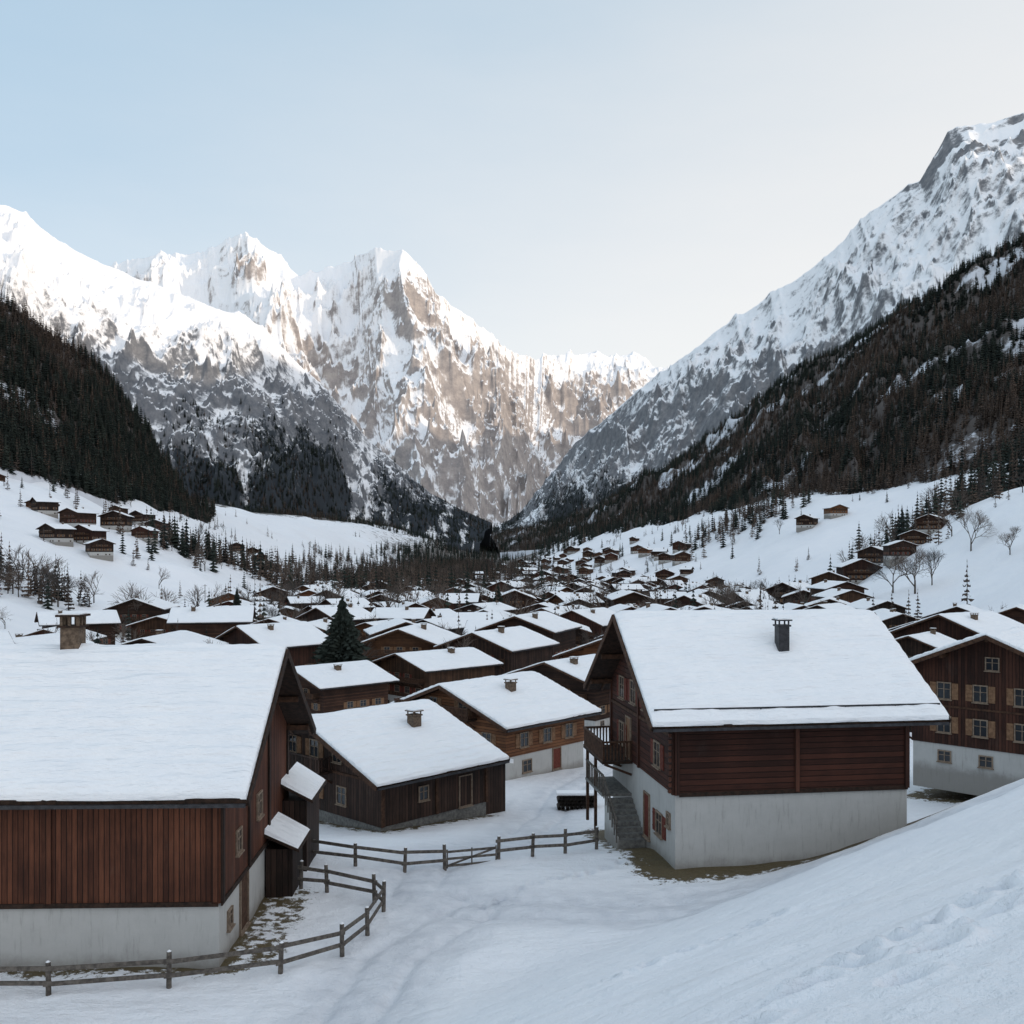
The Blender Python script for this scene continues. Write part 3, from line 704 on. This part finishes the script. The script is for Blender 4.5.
# --- middle house
z0=-15.2;slope=.386;zr=-9.25;he=zr-.3-slope*6-z0
D=chalet(7.9,12,.6,he,slope,1.1,.9,1.0,'woodD','stone',st=.26,seed=12,res=.22);F=face(D,'S');Fw=face(D,'W')
w=MB()
for a,z in((-4.2,1.3),(-2.2,1.3),(0,1.3),(2.6,1.3),(-2.2,3.6),(0,3.6),(2.2,3.6)):window(w,Fw,a,z,.75,.9,'shut' if a<1 else None)
window(w,F,-1.0,1.6,.6,.7);window(w,F,2.2,.7,.9,1.7,'woodD',door=True)
t=MB()
for a in(-3.9,0,3.9):fb(t,F,a-.1,a+.1,0,.08,.6,he-.1,'trimb')
fb(t,Fw,-6,6,0,.06,2.9,3.05,'trimb');fb(t,F,-3.9,4,0,.05,2.6,2.7,'trim')
D['timber_posts']=t;D['windows']=w;D['chimney']=chimney(D,1.2,-2.7,.6,.6,.6,'chim')
D['balcony']=balcony(Fw,-5.5,1.8,3.0,1.0,.8,'woodD')
b=MB();b.box(4.05,6.0,-5.6,-1.5,-.6,2.5,'woodD');b.quad([(4.0,-6.0,3.25),(6.3,-6.0,2.75),(6.3,-1.2,2.75),(4.0,-1.2,3.25)],'snow')
b.quad([(4.0,-6.0,2.98),(4.0,-1.2,2.98),(6.3,-1.2,2.5),(6.3,-6.0,2.5)],'trim');b.quad([(4.0,-6.0,2.98),(6.3,-6.0,2.5),(6.3,-6.0,2.75),(4.0,-6.0,3.25)],'snow');b.quad([(6.3,-6.0,2.5),(6.3,-1.2,2.5),(6.3,-1.2,2.75),(6.3,-6,2.75)],'snow');D['annex']=b
place('dark_wood_chalet',D,(HM['cx'],HM['cy'],z0),HM['rot'])
# --- house 3
z0=-16.4;slope=.37;zr=-9.9;he=zr-slope*5.8-z0
D=chalet(9,11.6,1.9,he,slope,1.0,1.0,.95,'woodO',st=.27,seed=15,res=.25);F=face(D,'S');Fw=face(D,'W');w=MB()
for a,z in((-4,2.5),(-1.5,2.5),(1.5,2.5),(4,2.5),(-1.6,4.6),(1.6,4.6)):window(w,Fw,a,z,.8,.95,'shut')
for a in(-2.6,0,2.6):window(w,F,a,2.5,.8,.95,'shut')
Fs=face(D,'S',-.06);window(w,Fs,1.2,.3,.9,1.5,'shutr',door=True);window(w,Fs,-2.2,.6,.9,.8)
D['windows']=w;D['chimney']=chimney(D,-.2,-2.4,.6,.6,.5,'chim');D['balcony']=balcony(Fw,-5,3,4.4,1.0,.8)
place('orange_wood_chalet',D,(-1.75,78.6,z0),math.radians(48))
# --- house 4
z0=-13.6;slope=.42;zr=-5.0;he=zr-slope*4.9-z0
D=chalet(10,9.8,1.7,he,slope,1.2,1.0,1.0,'woodRv',st=.27,seed=19,res=.25);Fw=face(D,'W');w=MB()
for a in(-2.9,-.7,1.7,3.6):
    for z in(2.5,4.6):window(w,Fw,a,z,.75,.95,'shut')
window(w,Fw,0,6.6,.7,.7);Fs=face(D,'W',-.06)
for a in(-2.9,-.4,2.4):window(w,Fs,a,.65,.7,.6)
D['windows']=w;D['balcony']=balcony(face(D,'N'),-4,4.5,2.2,1.2,.9)
t=MB();fb(t,Fw,-4.9,4.9,0,.06,4.05,4.17,'trimb');D['beam']=t
D['chimney']=chimney(D,-1.5,-2.2,.6,.6,.6,'chim')
place('brown_wood_chalet',D,(H4['cx'],H4['cy'],z0),H4['rot'])

# ------------------------------------------------------------------ village
def proto(i):
    r=random.Random(100+i);L=r.uniform(9.5,13);W=r.uniform(10.5,14);hb=r.uniform(1.2,2.2);he=hb+r.uniform(3.8,5.4);sl=r.uniform(.34,.42)
    wood=['woodM','woodM2','woodM','woodD','woodO','woodM','woodRv','woodD'][i%8]
    D=chalet(L,W,hb,he,sl,r.uniform(1.0,1.5),r.uniform(.9,1.3),r.uniform(.8,1.1),wood,st=.22,seed=200+i,res=.8,zb=-3)
    w=MB();sh=r.choice(['shut','shutr',None])
    for f,span in(('W',W),('E',W),('S',L),('N',L)):
        F=face(D,f);Fb=face(D,f,-.06);n=int(span/2.3)
        for k in range(n):
            a=(k-(n-1)/2)*2.2+r.uniform(-.2,.2)
            if r.random()<.85:window(w,F,a,hb+.8,.85,1.0,sh)
            if f in'WE' and abs(a)<span*.3:window(w,F,a,hb+3.1,.8,.9,sh)
            if r.random()<.6:window(w,Fb,a,.5,.7,.6)
    m=MB()
    for k,b in D.items():
        if k not in('_','roof_snow'):m.add(b)
    m.add(w);m.add(chimney(D,r.uniform(-L*.3,L*.3),-r.uniform(1,2.5),.7,.7,.6,'chim'))
    for f in 'WE':m.add(balcony(face(D,f),-W*.42,W*.42,hb+2.75,1.0,.85,r.choice(['trimb','woodM2'])))
    nf=len(m.f);m.add(D['roof_snow']);me=m.mesh('chalet%d'%i)
    sm=[False]*nf+[True]*(len(m.f)-nf);me.polygons.foreach_set('use_smooth',sm);return me,max(L,W)
PR_=[proto(i) for i in range(8)]
placed=[(11.2,48.2,10),(-17.6,37.4,14),(-8.6,60.6,10),(-1.75,78.6,10),(32.8,64.4,9)]
def rrot():
    q=random.random()
    if q<.4:return math.radians(random.gauss(56,14))
    if q<.88:return math.radians(random.gauss(88,16))
    return math.radians(random.gauss(5,14))
def ok(x,y,d):return all((x-a)**2+(y-b)**2>(d+ (c-8.5 if c>9 else 0))**2 for a,b,c in placed)
expl=[(-20,110,44,(.82,.82,.62)),(-9.3,122,44,(.88,.88,.68)),(6.5,108,54,(.88,.88,.75)),(-2,140,60,.9),(15,128,60,.95),(-56,188,12,1),(-36,150,50,.9),(54,132,50,.8),(80,158,60,.8),(-26,90,45,.62),(-44,118,70,.8),(30,97,40,.8),(-15,150,80,.95),(3,165,70,1)]
cnt=0
far=[];SPR=(-20.6,121.5)
placed.append((SPR[0],SPR[1],2))
for x,y,rd,s_ in expl:
    me,_=PR_[cnt%8];mkobj('village_chalet',me,(x,y,Hs(x,y)),math.radians(rd),sc=s_);placed.append((x,y,8));cnt+=1
tries=0
while tries<7000:
    tries+=1
    y=100+ (random.random()**1.15)*640
    wl=np.interp(y,*WL)*.84;wr=np.interp(y,*WR)*.94
    x=random.uniform(-wl,wr)
    if abs(x)/y>.60:continue
    if y>380 and random.random()<.5 and x<-30:continue
    if abs(math.sin(x*.035+y*.02+1.0))<.06:continue
    sp=17.5+ np.clip((y-200)/80,0,4)+random.uniform(-2,5)
    if not ok(x,y,sp):continue
    placed.append((x,y,8))
    if y<330:
        me,_=PR_[random.randrange(8)];s_=random.uniform(.78,1.05);mkobj('village_chalet',me,(x,y,Hs(x,y)-.1),rrot()+(math.pi if random.random()<.3 else 0),sc=(s_,s_,s_*random.uniform(.78,1.0)))
    else: far.append((x,y))
def cl(n,cx,cy,sx,sy,d=19):
    k=0
    for _ in range(n*6):
        if k>=n:break
        x=random.gauss(cx,sx);y=random.gauss(cy,sy)
        if ok(x,y,d):placed.append((x,y,8));far.append((x,y));k+=1
cl(7,-235,560,22,9,15);cl(3,-205,500,12,12);cl(2,-345,670,20,14);cl(4,-240,900,12,20,14);cl(3,-270,760,10,15,14)
cl(6,150,420,12,16,14);cl(4,205,520,10,14,14);cl(3,262,570,12,16,14);cl(2,250,800,14,20,14)
cl(6,150,980,15,30,14);cl(5,60,900,12,30,14);cl(34,70,1150,45,170,15);cl(26,35,1500,40,220,15);cl(12,90,780,30,40,15);cl(12,-60,820,40,120,18)
far=np.array(far);fz=H(far[:,0],far[:,1],False)
CV=coll('village_kinds',[p[0] for p in PR_])
gn_inst('distant_village',np.stack([far[:,0],far[:,1],fz],-1),RNG.uniform(.7,1.2,len(far)),np.array([rrot() for _ in far]),RNG.integers(0,8,len(far)),CV)
pts=[]
while len(pts)<760:
    y=random.uniform(100,680);x=random.uniform(-np.interp(y,*WL)*.9,np.interp(y,*WR)*.98)
    if all((x-a)**2+(y-b)**2>56 for a,b,c in placed):pts.append((x,y,Hs(x,y)-.2))
pts=np.array(pts);n=len(pts)
gn_inst('village_trees',pts,RNG.uniform(5,12,n)*np.clip(pts[:,1]/250,.75,1.3),RNG.random(n)*6.28,picks(n,.42,.40),C_for)

# ------------------------------------------------------------------ individual trees
spn=[spruce(300+i,34,15,True,wid=.24,droop=.4).mesh('spruce_near%d'%i) for i in range(2)]
def tree(me,name,b,y,h,rot=0,wsc=1):
    x=(b-512)/1000*y;mkobj(name,me,(x,y,Hs(x,y)-.15),rot,sc=(h*wsc,h*wsc,h))
mkobj('spruce_tree',spn[0],(SPR[0],SPR[1],Hs(*SPR)-.2),0,sc=(18.5,18.5,13.6))
tree(spn[1],'spruce_tree',940,150,6.8,1,1.2);tree(spn[0],'spruce_tree',976,170,5.2,2,1.2);tree(spn[1],'spruce_tree',498,330,14,2,.8);tree(spn[1],'spruce_tree',237,300,12,2,.7)
ban=[bare(400+i,6,.5,.02).mesh('bare_tree_mesh%d'%i) for i in range(3)]
for i,(b,y,h) in enumerate([(971,330,15),(893,310,13),(915,300,15),(932,305,12),(8,290,9),(58,290,12),(40,295,11),(1010,300,9),(640,300,9),(268,260,9)]):
    tree(ban[i%3],'bare_tree',b,y,h,i*1.3)
bu=[bare(440+i,5,.75,.012).mesh('bush_mesh%d'%i) for i in range(2)]
for i,(b,y,h) in enumerate([(128,210,4),(108,215,3.2),(5,200,5),(150,220,3)]):tree(bu[i%2],'bush',b,y,h,i,1.3)

# ------------------------------------------------------------------ fences
def fence(pts,h=1.05,name='wooden_fence',rails=(.42,.85)):
    e=empty(name,(pts[0][0],pts[0][1],Hs(*pts[0])));o=Vector(e.location);b=MB();P=[]
    for (x,y) in pts:
        z=Hs(x,y);P.append(Vector((x,y,z))-o)
        q=Vector((random.uniform(-.05,.05),random.uniform(-.05,.05),0));hh=h+random.uniform(-.08,.08)
        b.tube(P[-1]+Vector((0,0,-.3)),P[-1]+q+Vector((0,0,hh)),.085,.075,7,'fence')
        b.tube(P[-1]+q+Vector((0,0,hh)),P[-1]+q+Vector((0,0,hh+.05)),.075,.01,7,'snow')
    r=MB()
    for a,c in zip(P[:-1],P[1:]):
        for rz in rails:
            d=(c-a).normalized()*.12;j=random.uniform(-.05,.05)
            r.beam(a-d+Vector((0,-.09,rz+j)),c+d+Vector((0,-.09,rz-j*.6)),.05,.13,'fence')
    mkobj('posts',b.mesh('posts'),parent=e);mkobj('rails',r.mesh('rails'),parent=e)
def dens(pts,step):
    o=[pts[0]]
    for a,c in zip(pts[:-1],pts[1:]):
        n=max(1,round(math.hypot(c[0]-a[0],c[1]-a[1])/step))
        for i in range(1,n+1):o.append((a[0]+(c[0]-a[0])*i/n,a[1]+(c[1]-a[1])*i/n))
    return o
fence(dens([(-20.5,29.6),(-13.9,30.0),(-10.5,30.6),(-7.35,31.7),(-5.65,33.3),(-5.05,35),(-4.8,37.3),(-5.3,38.6),(-7.3,39.5),(-8.4,39.8)],2.6))
fence(dens([(-9.3,44),(-6.7,42.8),(-4.6,42.8),(-2.9,43.2)],2.2));fence(dens([(-.6,44),(2.4,45.2),(3.9,46.2)],1.9))
e=empty('wooden_gate',(-2.8,43.25,Hs(-2.8,43.25)));b=MB()
for z in(.2,.5,.8):b.beam((0,0,z),(2.1,.65,z),.04,.1,'fence')
b.beam((0,0,.2),(2.1,.65,.8),.04,.08,'fence')
for q in(0,.5,1):b.beam((2.1*q,.65*q,.1),(2.1*q,.65*q,.9),.06,.06,'fence')
mkobj('bars',b.mesh('bars'),parent=e)
e=empty('firewood_pile',(2.9,62,Hs(2.9,62)));b=MB();r=random.Random(5)
for i in range(9):
    for j in range(4):
        x=i*.26+(j%2)*.13;b.tube((x,-.5+r.uniform(-.05,.05),.13+j*.22),(x,.5+r.uniform(-.05,.05),.13+j*.22),.12,.12,7,'bark')
b.box(-.15,2.5,-.45,.45,.92,1.04,'snow');mkobj('logs',b.mesh('logs'),parent=e)
for b_,y in((205,420),(262,520),(330,640)):
    x=(b_-512)/1000*y;m=MB();m.tube((0,0,0),(0,0,8),.16,.12,6,'bark');m.beam((-.8,0,7.4),(.8,0,7.4),.12,.14,'bark');mkobj('utility_pole',m.mesh('utility_pole'),(x,y,Hs(x,y)-.2))

# ------------------------------------------------------------------ world + sun
Sh=Vector((.90,-.436,0)).normalized();el=math.radians(8.5)
Sd=Vector((Sh.x*math.cos(el),Sh.y*math.cos(el),math.sin(el)))
w=bpy.data.worlds.new('World');scene.world=w;w.use_nodes=True;n=w.node_tree;n.nodes.clear();g=G(n)
sky=g.new('ShaderNodeTexSky',sky_type='NISHITA');sky.sun_disc=False;sky.sun_elevation=el;sky.sun_rotation=math.atan2(Sh.x,Sh.y)
sky.altitude=1200;sky.air_density=1.0;sky.dust_density=1.2;sky.ozone_density=1.5
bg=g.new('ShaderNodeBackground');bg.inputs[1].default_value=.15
out=g.new('ShaderNodeOutputWorld')
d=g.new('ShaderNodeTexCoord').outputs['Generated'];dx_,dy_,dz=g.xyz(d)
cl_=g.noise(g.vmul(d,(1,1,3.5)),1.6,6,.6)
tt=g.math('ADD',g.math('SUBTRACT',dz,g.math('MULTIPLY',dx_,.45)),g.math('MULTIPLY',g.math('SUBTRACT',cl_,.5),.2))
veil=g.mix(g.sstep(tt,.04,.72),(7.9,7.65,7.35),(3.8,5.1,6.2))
# added glow in the unseen sky, overhead and behind, lights the shaded snow
fill_glow=g.sstep(g.dot(d,(.45,-.6,.66)),-.05,.8)
vs=g.new('ShaderNodeVectorMath',operation='SCALE');vs.inputs[0].default_value=(3.4,2.95,2.8);g.l(fill_glow,vs.inputs['Scale'])
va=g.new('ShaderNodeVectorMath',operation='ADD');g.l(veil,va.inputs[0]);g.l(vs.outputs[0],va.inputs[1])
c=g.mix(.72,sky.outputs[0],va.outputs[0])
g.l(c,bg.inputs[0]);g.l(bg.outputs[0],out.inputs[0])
sl=bpy.data.lights.new('sun','SUN');sl.energy=2.0;sl.angle=math.radians(.5);sl.color=(1,.80,.60)
so=bpy.data.objects.new('sun',sl);link(so);so.rotation_euler=Sd.to_track_quat('Z','Y').to_euler();so.location=(50,-20,60)

cam=bpy.data.cameras.new('camera');co=bpy.data.objects.new('camera',cam);link(co);co.location=(0,0,0);co.rotation_euler=(math.radians(90),0,0)
cam.sensor_width=36;cam.lens=36*1000/1024;cam.shift_y=43/1024;cam.clip_start=.3;cam.clip_end=40000
scene.camera=co
print('objects',len(bpy.data.objects))
